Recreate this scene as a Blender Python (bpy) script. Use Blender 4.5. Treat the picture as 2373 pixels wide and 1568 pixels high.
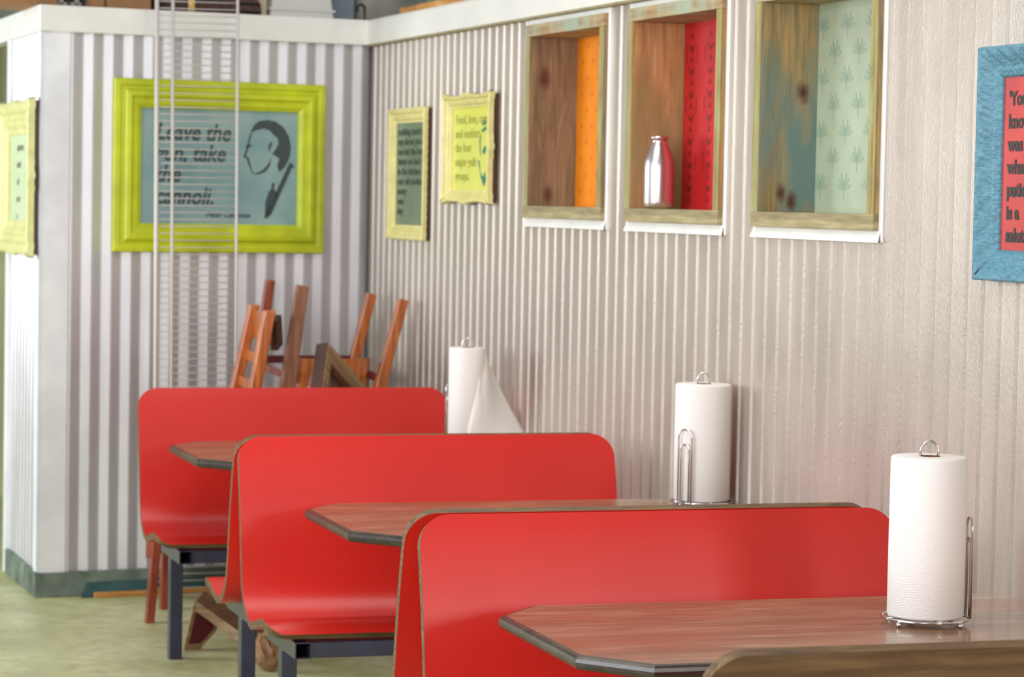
import bpy, bmesh, math, random
from mathutils import Vector, Matrix
from math import sin, cos, pi, sqrt, radians

random.seed(7)
for o in list(bpy.data.objects):
    bpy.data.objects.remove(o)
SC = bpy.context.scene
COL = SC.collection

# ------------------------------------------------------------------ camera
YAW, PIT, ROL = 0.298694, 0.051136, 0.018966
fw = Vector((sin(YAW) * cos(PIT), cos(YAW) * cos(PIT), -sin(PIT)))
r0 = Vector((cos(YAW), -sin(YAW), 0))
u0 = r0.cross(fw)
rt = r0 * cos(ROL) + u0 * sin(ROL)
up = u0 * cos(ROL) - r0 * sin(ROL)
cam_d = bpy.data.cameras.new('camera')
cam = bpy.data.objects.new('camera', cam_d)
COL.objects.link(cam)
cam.matrix_world = Matrix(((rt.x, up.x, -fw.x, -2.7424), (rt.y, up.y, -fw.y, 0.0),
                           (rt.z, up.z, -fw.z, 1.6075), (0, 0, 0, 1)))
cam_d.sensor_width = 36.0
cam_d.lens = 6305.3 / 2373 * 36.0
cam_d.clip_end = 100
cam_d.dof.use_dof = True
cam_d.dof.focus_distance = 5.7
cam_d.dof.aperture_fstop = 7.5
SC.camera = cam

# ------------------------------------------------------------------ light
W = bpy.data.worlds.new('world'); SC.world = W; W.use_nodes = True
bg = W.node_tree.nodes['Background']
bg.inputs[0].default_value = (0.93, 0.95, 1.0, 1); bg.inputs[1].default_value = 0.36

def area(name, loc, target, sx, sy, power, color):
    l = bpy.data.lights.new(name, 'AREA'); l.shape = 'RECTANGLE'; l.size = sx; l.size_y = sy
    l.energy = power; l.color = color
    o = bpy.data.objects.new(name, l); COL.objects.link(o); o.location = loc
    d = (Vector(target) - Vector(loc)).normalized()
    o.rotation_euler = d.to_track_quat('-Z', 'Y').to_euler()
    return o
area('daylight_side_windows', (-5.4, 3.8, 2.15), (0, 5.6, 1.3), 4.2, 1.7, 205, (0.88, 0.94, 1.0))
area('daylight_front_window', (1.0, -1.3, 1.75), (0.0, 4.0, 1.3), 1.1, 1.5, 95, (1.0, 0.95, 0.95))
area('daylight_entrance', (-3.6, -1.5, 2.2), (-1.0, 7.0, 1.2), 2.4, 2.0, 80, (1.0, 0.98, 0.95))
area('ceiling_light_panels', (-1.9, 6.2, 3.7), (-1.7, 6.4, 0), 1.8, 6.5, 95, (1.0, 0.96, 0.90))
area('added_rear_daylight', (-5.0, 10.8, 1.9), (0.0, 10.8, 1.6), 2.4, 1.8, 150, (0.90, 0.95, 1.0))  # unseen source, added to brighten the back wall ribs and return wall

SC.view_settings.view_transform = 'Standard'
SC.view_settings.look = 'None'
SC.view_settings.gamma = 1.0
SC.view_settings.use_curve_mapping = False
SC.view_settings.exposure = 0.07

# ------------------------------------------------------------------ materials
def lin(c):
    return tuple(((v / 255) / 12.92 if v / 255 <= 0.04045 else ((v / 255 + 0.055) / 1.055) ** 2.4) for v in c) + (1.0,)

class Mat:
    def __init__(self, name, rgb=(128, 128, 128), rough=0.5, metal=0.0, spec=0.5):
        self.m = bpy.data.materials.new(name); self.m.use_nodes = True
        self.t = self.m.node_tree; self.b = self.t.nodes['Principled BSDF']
        self.b.inputs['Base Color'].default_value = lin(rgb)
        self.b.inputs['Roughness'].default_value = rough
        self.b.inputs['Metallic'].default_value = metal
        self.b.inputs['Specular IOR Level'].default_value = spec
    def node(self, kind, **kw):
        n = self.t.nodes.new(kind)
        for k, v in kw.items():
            if k in n.inputs: n.inputs[k].default_value = v
            else: setattr(n, k, v)
        return n
    def link(self, a, b): self.t.links.new(a, b)
    def coords(self, scale=(1, 1, 1), kind='Object'):
        tc = self.node('ShaderNodeTexCoord'); mp = self.node('ShaderNodeMapping')
        mp.inputs['Scale'].default_value = scale
        self.link(tc.outputs[kind], mp.inputs['Vector']); return mp.outputs['Vector']
    def noise(self, vec, scale, detail=4, rough=0.55, dist=0.0):
        n = self.node('ShaderNodeTexNoise'); n.inputs['Scale'].default_value = scale
        n.inputs['Detail'].default_value = detail; n.inputs['Roughness'].default_value = rough
        n.inputs['Distortion'].default_value = dist
        self.link(vec, n.inputs['Vector']); return n.outputs['Fac']
    def ramp(self, fac, stops):
        r = self.node('ShaderNodeValToRGB'); e = r.color_ramp.elements
        while len(e) < len(stops): e.new(0.5)
        for i, (p, c) in enumerate(stops):
            e[i].position = p; e[i].color = lin(c) if len(c) == 3 else c
        self.link(fac, r.inputs['Fac']); return r.outputs['Color']
    def mix(self, fac, a, b, mode='MIX'):
        n = self.node('ShaderNodeMix'); n.data_type = 'RGBA'; n.blend_type = mode
        for s, v in ((0, fac), (6, a), (7, b)):
            if hasattr(v, 'links'): self.link(v, n.inputs[s])
            else: n.inputs[s].default_value = v if s == 0 else (lin(v) if len(v) == 3 else v)
        return n.outputs[2]
    def color(self, out): self.link(out, self.b.inputs['Base Color'])
    def bump(self, fac, strength=0.2, dist=0.002):
        n = self.node('ShaderNodeBump'); n.inputs['Strength'].default_value = strength
        n.inputs['Distance'].default_value = dist
        self.link(fac, n.inputs['Height']); self.link(n.outputs['Normal'], self.b.inputs['Normal'])
    def rough(self, fac, lo, hi):
        n = self.node('ShaderNodeMapRange'); n.inputs['To Min'].default_value = lo; n.inputs['To Max'].default_value = hi
        self.link(fac, n.inputs['Value']); self.link(n.outputs['Result'], self.b.inputs['Roughness'])

def plain(name, rgb, rough=0.5, metal=0.0, spec=0.5, var=0.0, scale=12, bump=0.0, bscale=120):
    M = Mat(name, rgb, rough, metal, spec)
    v = M.coords()
    if var:
        f = M.noise(v, scale, 5)
        a = tuple(max(0, c * (1 - var)) for c in rgb); b = tuple(min(255, c * (1 + var)) for c in rgb)
        M.color(M.ramp(f, [(0.3, a), (0.7, b)]))
    if bump:
        M.bump(M.noise(v, bscale, 3), bump, 0.002)
    return M.m

def sheet_metal(name, rgb, metal, rough):
    M = Mat(name, rgb, rough, metal)
    v = M.coords()
    big = M.noise(M.coords((3, 3, 0.8)), 2.2, 4)
    a = tuple(c * 0.93 for c in rgb)
    M.color(M.ramp(big, [(0.35, a), (0.65, rgb)]))
    fine = M.noise(M.coords((1, 1, 0.45)), 200, 3, 0.6)
    M.bump(fine, 0.5, 0.0014)
    M.rough(big, rough - 0.04, rough + 0.06)
    return M.m

def wood(name, c1, c2, c3, axis='z', stain=None, rough=0.6, gscale=1.0, knots=(), coat=0.0, contrast=1.0, worn=None):
    M = Mat(name, c1, rough)
    st = {'x': (0.12, 1, 1), 'y': (1, 0.12, 1), 'z': (1, 1, 0.12)}[axis]
    v = M.coords(st)
    warp = M.noise(M.coords(tuple(s * 0.6 for s in st)), 5 * gscale, 3)
    n1 = M.noise(v, 26 * gscale, 6, 0.65, 1.2)
    wv = M.node('ShaderNodeTexWave'); wv.wave_type = 'BANDS'
    wv.bands_direction = {'x': 'Z', 'y': 'X', 'z': 'X'}[axis]
    wv.inputs['Scale'].default_value = 9 * gscale; wv.inputs['Distortion'].default_value = 9
    wv.inputs['Detail'].default_value = 3; wv.inputs['Detail Scale'].default_value = 1.2
    M.link(v, wv.inputs['Vector'])
    colr = M.ramp(n1, [(0.3, c1), (0.52, c2), (0.72, c3)])
    wcol = M.ramp(wv.outputs['Fac'], [(0.2, (150, 150, 150)), (0.8, (255, 255, 255))])
    colr = M.mix(0.35 * contrast, colr, wcol, 'MULTIPLY')
    fine = M.noise(M.coords(tuple(s * (0.5 if s < 1 else 1) for s in st)), 140, 3)
    colr = M.mix(0.28, colr, M.ramp(fine, [(0.35, (130, 130, 130)), (0.65, (255, 255, 255))]), 'MULTIPLY')
    if stain:
        s = M.noise(M.coords((1, 1, 0.4)), 7, 4, 0.6)
        colr = M.mix(M.ramp(s, [(0.42, (0, 0, 0)), (0.62, (255, 255, 255))]), colr, stain)
    if knots:
        base = M.coords()
        dn = M.node('ShaderNodeTexNoise'); dn.inputs['Scale'].default_value = 60; M.link(base, dn.inputs['Vector'])
        for (ky, kz, kr) in knots:
            mp = M.node('ShaderNodeMapping'); mp.inputs['Location'].default_value = (0, -ky, -kz * .62); mp.inputs['Scale'].default_value = (0, 1, .62)
            M.link(base, mp.inputs['Vector'])
            ln = M.node('ShaderNodeVectorMath'); ln.operation = 'LENGTH'; M.link(mp.outputs['Vector'], ln.inputs[0])
            ad = M.node('ShaderNodeMath'); ad.operation = 'MULTIPLY_ADD'; ad.inputs[1].default_value = 0.012
            M.link(dn.outputs['Fac'], ad.inputs[0]); M.link(ln.outputs['Value'], ad.inputs[2])
            sc = M.node('ShaderNodeMath'); sc.operation = 'DIVIDE'; sc.inputs[1].default_value = kr * 3; M.link(ad.outputs['Value'], sc.inputs[0])
            colr = M.mix(M.ramp(sc.outputs['Value'], [(0.30, (255, 255, 255)), (0.75, (0, 0, 0))]), colr, (92, 54, 40))
    if worn:
        s = M.noise(M.coords((0.5, 1, 1)), 4, 4, 0.6)
        colr = M.mix(M.ramp(s, [(0.45, (0, 0, 0)), (0.7, (255, 255, 255))]), colr, worn)
    M.color(colr)
    M.bump(fine, 0.25, 0.001)
    M.b.inputs['Coat Weight'].default_value = coat
    M.b.inputs['Coat Roughness'].default_value = 0.12
    return M.m

m_sheet = sheet_metal('corrugated_sheet_metal', (194, 183, 172), 0.45, 0.32)
m_sheet_back = sheet_metal('corrugated_sheet_metal_cool_lit', (212, 209, 212), 0.45, 0.34)  # same metal as the right wall, with cooler light mixed into its colour
m_flash = plain('pale_metal_flashing', (244, 243, 238), 0.42, 0.15, var=0.03, scale=5, bump=0.2, bscale=90)
m_band = plain('painted_metal_band', (232, 229, 222), 0.45, 0.12, var=0.03, scale=3, bump=0.15, bscale=200)
m_trimflat = plain('flat_corner_metal', (240, 242, 250), 0.42, 0.2, var=0.05, scale=4, bump=0.2, bscale=80)
m_base = plain('painted_baseboard', (96, 108, 98), 0.6, var=0.35, scale=7, bump=0.3, bscale=30)

def floor_mat():
    M = Mat('mottled_green_concrete', (160, 166, 128), 0.42)
    v = M.coords()
    a = M.noise(v, 2.4, 6, 0.62, 0.6); b = M.noise(v, 14, 6, 0.7)
    c = M.ramp(a, [(0.3, (164, 166, 112)), (0.5, (194, 194, 142)), (0.72, (214, 214, 174))])
    c = M.mix(0.45, c, M.ramp(b, [(0.35, (170, 172, 150)), (0.6, (255, 255, 250))]), 'MULTIPLY')
    M.color(c); M.rough(a, 0.34, 0.55); M.bump(b, 0.1, 0.002)
    return M.m
m_floor = floor_mat()

def laminate():
    M = Mat('red_laminate', (212, 38, 26), 0.36)
    v = M.coords()
    a = M.noise(v, 3, 3)
    c = M.ramp(a, [(0.3, (202, 33, 24)), (0.7, (210, 38, 27))])
    # pale scuffs in the laminate
    s = M.noise(M.coords((14, 14, 1.6)), 7, 4, 0.7)
    m = M.noise(v, 2.3, 2)
    sm = M.mix(1.0, M.ramp(s, [(0.66, (0, 0, 0)), (0.8, (90, 90, 90))]), M.ramp(m, [(0.5, (0, 0, 0)), (0.68, (255, 255, 255))]), 'MULTIPLY')
    M.color(M.mix(sm, c, (226, 120, 108)))
    M.bump(M.noise(v, 420, 2), 0.08, 0.0006)
    M.b.inputs['Specular IOR Level'].default_value = 0.5; M.b.inputs['Coat Weight'].default_value = 0.2; M.b.inputs['Coat Roughness'].default_value = 0.3
    return M.m
m_red = laminate()
m_ply = wood('plywood_edge', (90, 66, 40), (118, 90, 56), (146, 112, 72), 'x', rough=0.62, gscale=2)
m_plyback = wood('bare_plywood_back', (98, 68, 46), (118, 86, 60), (134, 102, 74), 'x', rough=0.45)
m_navy = plain('navy_painted_steel', (36, 40, 66), 0.26, 0.0, spec=0.9, var=0.15, scale=20)
m_dark = plain('dark_inside_tube', (16, 15, 18), 0.8)
m_table = wood('walnut_tabletop', (122, 86, 60), (160, 122, 92), (190, 158, 126), 'x', rough=0.38, gscale=0.9, coat=0.4, contrast=1.0, worn=(140, 84, 54))
m_tedge = wood('dark_table_edge', (44, 36, 30), (62, 52, 42), (80, 68, 54), 'x', rough=0.35, coat=0.2)
m_chrome = plain('chrome_wire', (214, 212, 208), 0.12, 1.0)
m_iron = plain('black_iron', (34, 32, 30), 0.5, 0.4)

def paper_mat():
    M = Mat('embossed_paper_towel', (240, 236, 230), 0.85)
    v = M.coords()
    w = M.node('ShaderNodeTexWave'); w.wave_type = 'BANDS'; w.bands_direction = 'DIAGONAL'
    w.inputs['Scale'].default_value = 55; w.inputs['Distortion'].default_value = 6; w.inputs['Detail'].default_value = 2
    w.inputs['Detail Scale'].default_value = 2.5
    M.link(M.coords((1, 1, 2.2)), w.inputs['Vector'])
    M.bump(w.outputs['Fac'], 0.35, 0.0012)
    M.b.inputs['Subsurface Weight'].default_value = 0.0
    return M.m
m_paper = paper_mat()
m_core = plain('cardboard_core', (120, 84, 56), 0.8)
m_lime = plain('lime_green_paint', (196, 206, 34), 0.4, var=0.10, scale=6, bump=0.15, bscale=60)
m_cream = plain('cream_yellow_paint', (222, 210, 140), 0.45, var=0.05, scale=18, bump=0.2, bscale=70)
m_cream2 = plain('pale_yellow_green_paint', (214, 212, 146), 0.45, var=0.06, scale=18, bump=0.2, bscale=70)

def blue_frame_mat():
    M = Mat('carved_blue_paint', (104, 158, 180), 0.42)
    v = M.coords()
    n = M.noise(M.coords((1.0, 1, 2.6)), 34, 4, 0.6, 2.2)
    M.color(M.ramp(n, [(0.3, (64, 112, 132)), (0.55, (94, 146, 166)), (0.8, (120, 168, 184))]))
    M.bump(n, 0.5, 0.003)
    return M.m
m_blue = blue_frame_mat()

def poster_mat(name, c1, c2, rough=0.35, coat=0.3, scale=5):
    M = Mat(name, c1, rough)
    v = M.coords()
    c = M.ramp(M.noise(v, scale, 5), [(0.3, c1), (0.7, c2)])
    M.color(c)
    M.b.inputs['Coat Weight'].default_value = coat; M.b.inputs['Coat Roughness'].default_value = 0.08
    return M.m
m_pteal = poster_mat('blue_grey_print', (118, 156, 164), (156, 184, 184))
m_pdark = poster_mat('slate_green_print', (92, 112, 92), (112, 132, 108))
m_plime = poster_mat('lime_print', (220, 220, 96), (226, 226, 110))
m_pwhite = poster_mat('pale_print', (190, 202, 164), (200, 210, 176), rough=0.7, coat=0.0)
m_pred = poster_mat('red_print', (176, 30, 26), (204, 46, 34), scale=8, coat=0.15)
m_ink = plain('dark_grey_ink', (66, 78, 82), 0.5)
m_inkb = plain('black_ink', (34, 30, 28), 0.5)
m_inkg = plain('olive_ink', (168, 168, 72), 0.5)
m_inkt = plain('teal_ink', (48, 120, 108), 0.5)
m_inkd = plain('dark_slate_ink', (64, 74, 62), 0.5)
m_orange = plain('orange_wallpaper', (244, 140, 4), 0.6, var=0.04)
m_orange2 = plain('orange_wallpaper_motif', (228, 118, 4), 0.6)
m_redp = plain('crimson_wallpaper', (196, 30, 38), 0.45, var=0.05)
m_redp2 = plain('crimson_wallpaper_motif', (130, 24, 30), 0.5)
m_mint = plain('mint_wallpaper', (172, 184, 158), 0.5, var=0.03)
m_mint2 = plain('mint_wallpaper_motif', (150, 172, 150), 0.5)

m_w_sill = wood('weathered_green_lumber', (152, 140, 98), (180, 166, 122), (198, 184, 142), 'x', rough=0.7)
m_w_top = wood('weathered_top_lumber', (140, 128, 92), (180, 148, 106), (196, 170, 128), 'x', stain=(158, 168, 146), rough=0.7)
m_w_brown = wood('brown_knotty_lumber', (126, 104, 80), (154, 128, 100), (174, 148, 116), 'z', rough=0.7, knots=((.035, .48, .016), (.055, .08, .014)))
m_w_tan = wood('tan_lumber', (190, 134, 84), (210, 160, 106), (220, 178, 128), 'z', stain=(150, 130, 84), rough=0.7)
m_w_teal = wood('green_stained_lumber', (140, 128, 92), (190, 160, 110), (208, 160, 104), 'z', stain=(112, 136, 130), rough=0.7, knots=((.112, .374, .014), (.050, .094, .012), (.082, .072, .013)))
m_w_edge = wood('yellow_green_lumber_edge', (150, 136, 84), (176, 158, 98), (186, 166, 110), 'z', stain=(160, 170, 120), rough=0.7)
m_w_ledge = wood('orange_lumber', (176, 112, 44), (212, 148, 70), (224, 170, 100), 'x', rough=0.6)
m_alu = plain('brushed_aluminium', (226, 214, 214), 0.27, 1.0)
m_chair_o = wood('orange_varnished_wood', (176, 84, 28), (204, 110, 44), (220, 136, 64), 'z', rough=0.3, coat=0.4)
m_chair_r = wood('red_brown_varnished_wood', (120, 34, 24), (158, 66, 38), (178, 88, 52), 'z', rough=0.35, coat=0.3)
m_chair_b = wood('worn_brown_wood', (134, 84, 60), (164, 108, 80), (182, 132, 100), 'z', rough=0.5)
m_tan = wood('tan_frame_wood', (150, 118, 76), (176, 142, 98), (190, 158, 114), 'x', rough=0.5)
m_dkbrown = wood('dark_brown_wood', (62, 38, 28), (84, 54, 40), (98, 66, 50), 'z', rough=0.5)
m_glass_dark = poster_mat('dark_glazed_picture', (70, 52, 44), (130, 86, 66))
m_white_wire = plain('white_coated_wire', (216, 208, 204), 0.4)
m_maroon = plain('maroon_panel', (98, 26, 36), 0.6, var=0.15)
m_bag = plain('brown_paper', (142, 108, 76), 0.85, var=0.15, scale=20)
m_card = plain('brown_cardboard', (156, 116, 78), 0.85, var=0.08, scale=6)
m_cardk = plain('printed_dark_patch', (92, 66, 48), 0.85)
m_plastic = plain('white_plastic', (214, 212, 204), 0.4)
m_greyv = plain('grey_glazed_ceramic', (150, 144, 134), 0.5, var=0.08, scale=6)
m_brownv = plain('dark_brown_wicker', (74, 52, 42), 0.7, var=0.3, scale=60)
m_yellow = plain('yellow_plastic', (226, 190, 110), 0.4)
m_bluegrey = plain('blue_grey_sheet', (120, 132, 140), 0.5)
m_tealboard = plain('dark_teal_board', (44, 78, 76), 0.55, var=0.15)
m_far = plain('olive_cream_plaster', (176, 176, 130), 0.7, var=0.08, scale=2)
m_greenfar = plain('green_panel', (96, 134, 100), 0.6)
m_upper = plain('grey_green_upper_wall', (118, 124, 112), 0.8, var=0.1)
M = Mat('clear_glass', (240, 240, 240), 0.02); M.b.inputs['Transmission Weight'].default_value = 1.0; m_glass = M.m

# ------------------------------------------------------------------ builders
class MB:
    def __init__(self): self.v = []; self.f = []; self.m = []; self.s = []
    def add(self, verts, faces, mat=0, smooth=False, M=None):
        b = len(self.v)
        self.v += [tuple(M @ Vector(p)) if M else tuple(p) for p in verts]
        for f in faces:
            self.f.append(tuple(b + i for i in f)); self.m.append(mat); self.s.append(smooth)
        return self
    def box(self, a, b, mat=0, M=None, bev=0.0):
        x0, y0, z0 = (min(a[i], b[i]) for i in range(3)); x1, y1, z1 = (max(a[i], b[i]) for i in range(3))
        if bev <= 0:
            vs = [(x0,y0,z0),(x1,y0,z0),(x1,y1,z0),(x0,y1,z0),(x0,y0,z1),(x1,y0,z1),(x1,y1,z1),(x0,y1,z1)]
            return self.add(vs, [(3,2,1,0),(4,5,6,7),(0,1,5,4),(1,2,6,5),(2,3,7,6),(3,0,4,7)], mat, False, M)
        bm = bmesh.new(); bmesh.ops.create_cube(bm, size=1)
        for v in bm.verts:
            v.co = Vector(((x0+x1)/2 + v.co.x*(x1-x0), (y0+y1)/2 + v.co.y*(y1-y0), (z0+z1)/2 + v.co.z*(z1-z0)))
        bmesh.ops.bevel(bm, geom=bm.edges[:], offset=bev, segments=2, affect='EDGES', profile=0.5)
        bm.verts.index_update()
        self.add([v.co[:] for v in bm.verts], [[v.index for v in f.verts] for f in bm.faces], mat, False, M)
        bm.free(); return self
    def tube(self, pts, r, n=8, mat=0, closed=False, M=None):
        pts = [Vector(p) for p in pts]; k = len(pts); rs = r if isinstance(r, (list, tuple)) else [r] * k
        vs = []; prev = None
        for i, p in enumerate(pts):
            a = pts[(i - 1) % k] if (i > 0 or closed) else pts[i]
            b = pts[(i + 1) % k] if (i < k - 1 or closed) else pts[i]
            t = (b - a).normalized()
            if prev is None:
                ref = Vector((0, 0, 1)) if abs(t.z) < 0.9 else Vector((1, 0, 0))
                x = t.cross(ref).normalized()
            else:
                x = (prev - t * prev.dot(t)).normalized()
            prev = x; y = t.cross(x)
            vs += [p + (x * cos(2*pi*j/n) + y * sin(2*pi*j/n)) * rs[i] for j in range(n)]
        fs = []
        for i in range(k if closed else k - 1):
            i2 = (i + 1) % k
            for j in range(n):
                fs.append((i*n+j, i*n+(j+1)%n, i2*n+(j+1)%n, i2*n+j))
        if not closed: fs += [tuple(range(n))[::-1], tuple((k-1)*n + j for j in range(n))]
        return self.add(vs, fs, mat, True, M)
    def lathe(self, prof, n=40, mat=0, M=None, smooth=True):
        vs = []; fs = []
        for r, z in prof: vs += [(r*cos(2*pi*j/n), r*sin(2*pi*j/n), z) for j in range(n)]
        for i in range(len(prof) - 1):
            for j in range(n):
                fs.append((i*n+j, i*n+(j+1)%n, (i+1)*n+(j+1)%n, (i+1)*n+j))
        return self.add(vs, fs, mat, smooth, M)
    def ball(self, c, r, mat=0, M=None):
        prof = [(max(r*sin(pi*i/8), 1e-5), -r*cos(pi*i/8)) for i in range(9)]
        T = Matrix.Translation(c); return self.lathe(prof, 12, mat, (M @ T) if M else T)
    def poly(self, pts, y=0.0, mat=0, M=None, thick=0.0):
        """filled polygon in the local x/z plane"""
        vs = [(p[0], y, p[1]) for p in pts]
        return self.add(vs, [tuple(range(len(vs)))], mat, False, M)
    def beam(self, p, q, w, h, mat=0, upv=(0, 0, 1), taper=1.0):
        p = Vector(p); q = Vector(q); d = (q - p).normalized(); x = d.cross(Vector(upv)).normalized(); y = x.cross(d)
        vs = []
        for c, s in ((p, 1.0), (q, taper)):
            for a, b in ((-1,-1),(1,-1),(1,1),(-1,1)): vs.append(c + x*a*w/2*s + y*b*h/2*s)
        return self.add(vs, [(3,2,1,0),(4,5,6,7),(0,1,5,4),(1,2,6,5),(2,3,7,6),(3,0,4,7)], mat)
    def build(self, name, mats, parent=None, loc=None, matrix=None, bevel=0.0, fix=True):
        me = bpy.data.meshes.new(name); me.from_pydata(self.v, [], self.f)
        if not isinstance(mats, (list, tuple)): mats = [mats]
        for m in mats: me.materials.append(m)
        for p, mi, s in zip(me.polygons, self.m, self.s): p.material_index = mi; p.use_smooth = s
        if fix:
            bm = bmesh.new(); bm.from_mesh(me); bmesh.ops.recalc_face_normals(bm, faces=bm.faces[:]); bm.to_mesh(me); bm.free()
        me.update()
        o = bpy.data.objects.new(name, me); COL.objects.link(o)
        if parent: o.parent = parent
        if matrix is not None: o.matrix_world = matrix
        if loc: o.location = loc
        if bevel:
            b = o.modifiers.new('soft_edges', 'BEVEL'); b.width = bevel; b.segments = 2; b.limit_method = 'ANGLE'
        return o

def tag(o, label=None, cat=None, group=None, kind=None):
    if label: o['label'] = label
    if cat: o['category'] = cat
    if group: o['group'] = group
    if kind: o['kind'] = kind
    return o
def empty(name, matrix):
    o = bpy.data.objects.new(name, None); COL.objects.link(o); o.matrix_world = matrix; o.empty_display_size = 0.1
    return o
def TL(x, y, z, rz=0.0): return Matrix.Translation((x, y, z)) @ Matrix.Rotation(rz, 4, 'Z')
def copy_tree(o, matrix, label):
    c = o.copy(); COL.objects.link(c); c.matrix_world = matrix; c['label'] = label
    def rec(src, dst):
        for ch in list(src.children):
            n = ch.copy(); COL.objects.link(n); n.parent = dst; n.matrix_local = ch.matrix_local.copy(); rec(ch, n)
    rec(o, c); return c

# local frames of the walls: x to the right as seen, y into the wall, z up
def frame(origin, x):
    x = Vector((x[0], x[1], 0)).normalized(); y = Vector((-x.y, x.x, 0))
    return Matrix(((x.x, y.x, 0, origin[0]), (x.y, y.y, 0, origin[1]), (0, 0, 1, 0), (0, 0, 0, 1)))
YB = 10.9589
FR = frame((0, YB), (0.03535, -1))                                  # right wall, starts at the inner corner
KX, KY = -1.3675, 10.7663
FB = frame((KX, KY), (0 - KX, YB - KY)); LB = sqrt(KX**2 + (YB - KY)**2)   # back wall from the outer corner
FL_LEN = 0.76
FL = frame((KX - 0.0277, KY + FL_LEN), (0.0365, -1))                # wall that turns back from the outer corner

# ------------------------------------------------------------------ room shell
PITCH = 0.0815
def corrugated(mb, x0, x1, z0, z1, phase, holes=(), depth=0.010, mat=0, run=0.0075, vee=False):
    # ridge tops at y=0, valleys at y=depth ; near flank of a ridge ends at phase + k*PITCH
    prof = [(-0.040, 0.0), (-run, 0.0), (0.0, 1.0), (0.0415 - run, 1.0)]
    if vee:   # rounded folds with straight slopes between them
        half = PITCH / 2; sl = lambda x: x / half
        prof = [(-.0065, sl(.0065)), (-.0045, sl(.0045) + .004), (-.0022, .075), (0, .062), (.0022, .075), (.0045, sl(.0045) + .004), (.0065, sl(.0065)),
                (half - .0065, 1 - sl(.0065)), (half - .0045, 1 - sl(.0045) - .004), (half - .0022, .925), (half, .938), (half + .0022, .925), (half + .0045, 1 - sl(.0045) - .004), (half + .0065, 1 - sl(.0065))]
    xs = []
    k = math.floor((x0 - phase) / PITCH) - 1
    while phase + k * PITCH - 0.05 < x1:
        for dx, d in prof: xs.append((phase + k * PITCH + dx, d * depth))
        k += 1
    cuts = sorted({x0, x1} | {h[0] for h in holes} | {h[1] for h in holes})
    def yat(x):
        for (a, ya), (b, yb) in zip(xs, xs[1:]):
            if a <= x <= b: return ya + (yb - ya) * (x - a) / (b - a)
        return 0.0
    pts = sorted([(x, y) for x, y in xs if x0 < x < x1] + [(c, yat(c)) for c in cuts if x0 <= c <= x1])
    for (a, ya), (b, yb) in zip(pts, pts[1:]):
        if b - a < 1e-6: continue
        mid = (a + b) / 2; zs = [(z0, z1)]
        for h in holes:
            if h[0] < mid < h[1]: zs = [(z0, h[2])] + ([(h[3], z1)] if h[3] < z1 else [])
        for c, d in zs:
            mb.add([(a, ya, c), (b, yb, c), (b, yb, d), (a, ya, d)], [(0, 1, 2, 3)], mat, vee)

BOX = [(1.990, 2.736), (2.944, 3.678), (3.908, 4.664)]
Z0B, Z1B = 1.545, 2.204
holes = [(a + 0.004, b - 0.004, Z0B + 0.004, Z1B - 0.004) for a, b in BOX]
SLEN = 8.05
mb = MB(); corrugated(mb, 0, SLEN, 0.0, 2.31, 2.993 - 30*PITCH, holes, depth=0.0066, run=0.0045)
mb.box((0.0, 0.20, 0), (SLEN, 0.26, 2.31)); mb.box((SLEN - 0.02, 0.0, 0), (SLEN, 0.26, 2.31)); mb.box((-0.1, 0.012, 2.30), (SLEN, 0.26, 2.31))
tag(mb.build('wall_right', [m_sheet], matrix=FR, fix=False), kind='structure')
mb = MB(); corrugated(mb, 0.10, LB, 0.09, 2.31, 0.121, depth=0.0155, vee=True)
mb.box((0.085, 0.028, 0), (LB + 0.1, 0.5, 2.31))
wb = tag(mb.build('wall_back', [m_sheet_back], matrix=FB, fix=False), kind='structure') or None
wb = bpy.data.objects['wall_back']; bm = bmesh.new(); bm.from_mesh(wb.data); bmesh.ops.remove_doubles(bm, verts=bm.verts[:], dist=1e-5); bm.to_mesh(wb.data); bm.free()
mb = MB(); corrugated(mb, 0.0, FL_LEN - 0.01, 0.09, 2.31, 0.03, depth=0.006)
mb.box((0.0, 0.012, 0), (FL_LEN - 0.09, 0.3, 2.31))
tag(mb.build('wall_left', [m_sheet_back], matrix=FL, fix=False), kind='structure')

# pale flat corner angle and the door-side post
mb = MB(); mb.box((-0.006, -0.008, 0.095), (0.106, 0.021, 2.30), bev=0.002)
mb.box((-0.006, -0.008, 0.095), (-0.001, 0.06, 2.30))
tag(mb.build('trim_1', m_trimflat, matrix=FB), kind='structure')
mb = MB(); mb.box((-0.045, -0.02, 0.0), (0.012, 0.03, 2.32), bev=0.003)
tag(mb.build('trim_2', m_trimflat, matrix=FL), kind='structure')
# top band on the three walls
ZB0, ZB1 = 2.229, 2.331
mb = MB(); mb.box((0.02, -0.022, ZB0), (SLEN, 0.0, ZB1), bev=0.002); mb.box((0.0, -0.022, ZB1 - 0.006), (SLEN, 0.26, ZB1))
tag(mb.build('trim_3', m_band, matrix=FR), kind='structure')
mb = MB(); mb.box((-0.022, -0.022, ZB0), (LB - 0.004, 0.0, ZB1), bev=0.002); mb.box((-0.018, -0.0215, ZB1 - 0.006), (LB, 0.06, ZB1)); mb.box((0.06, 0.05, ZB1 - 0.006), (LB, 0.5, ZB1 - 0.0005))
tag(mb.build('trim_4', m_flash, matrix=FB), kind='structure')
mb = MB(); mb.box((-1.5, -0.022, ZB0), (FL_LEN + 0.02, 0.03, ZB1), bev=0.002)
tag(mb.build('trim_5', m_flash, matrix=FL), kind='structure')
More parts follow.
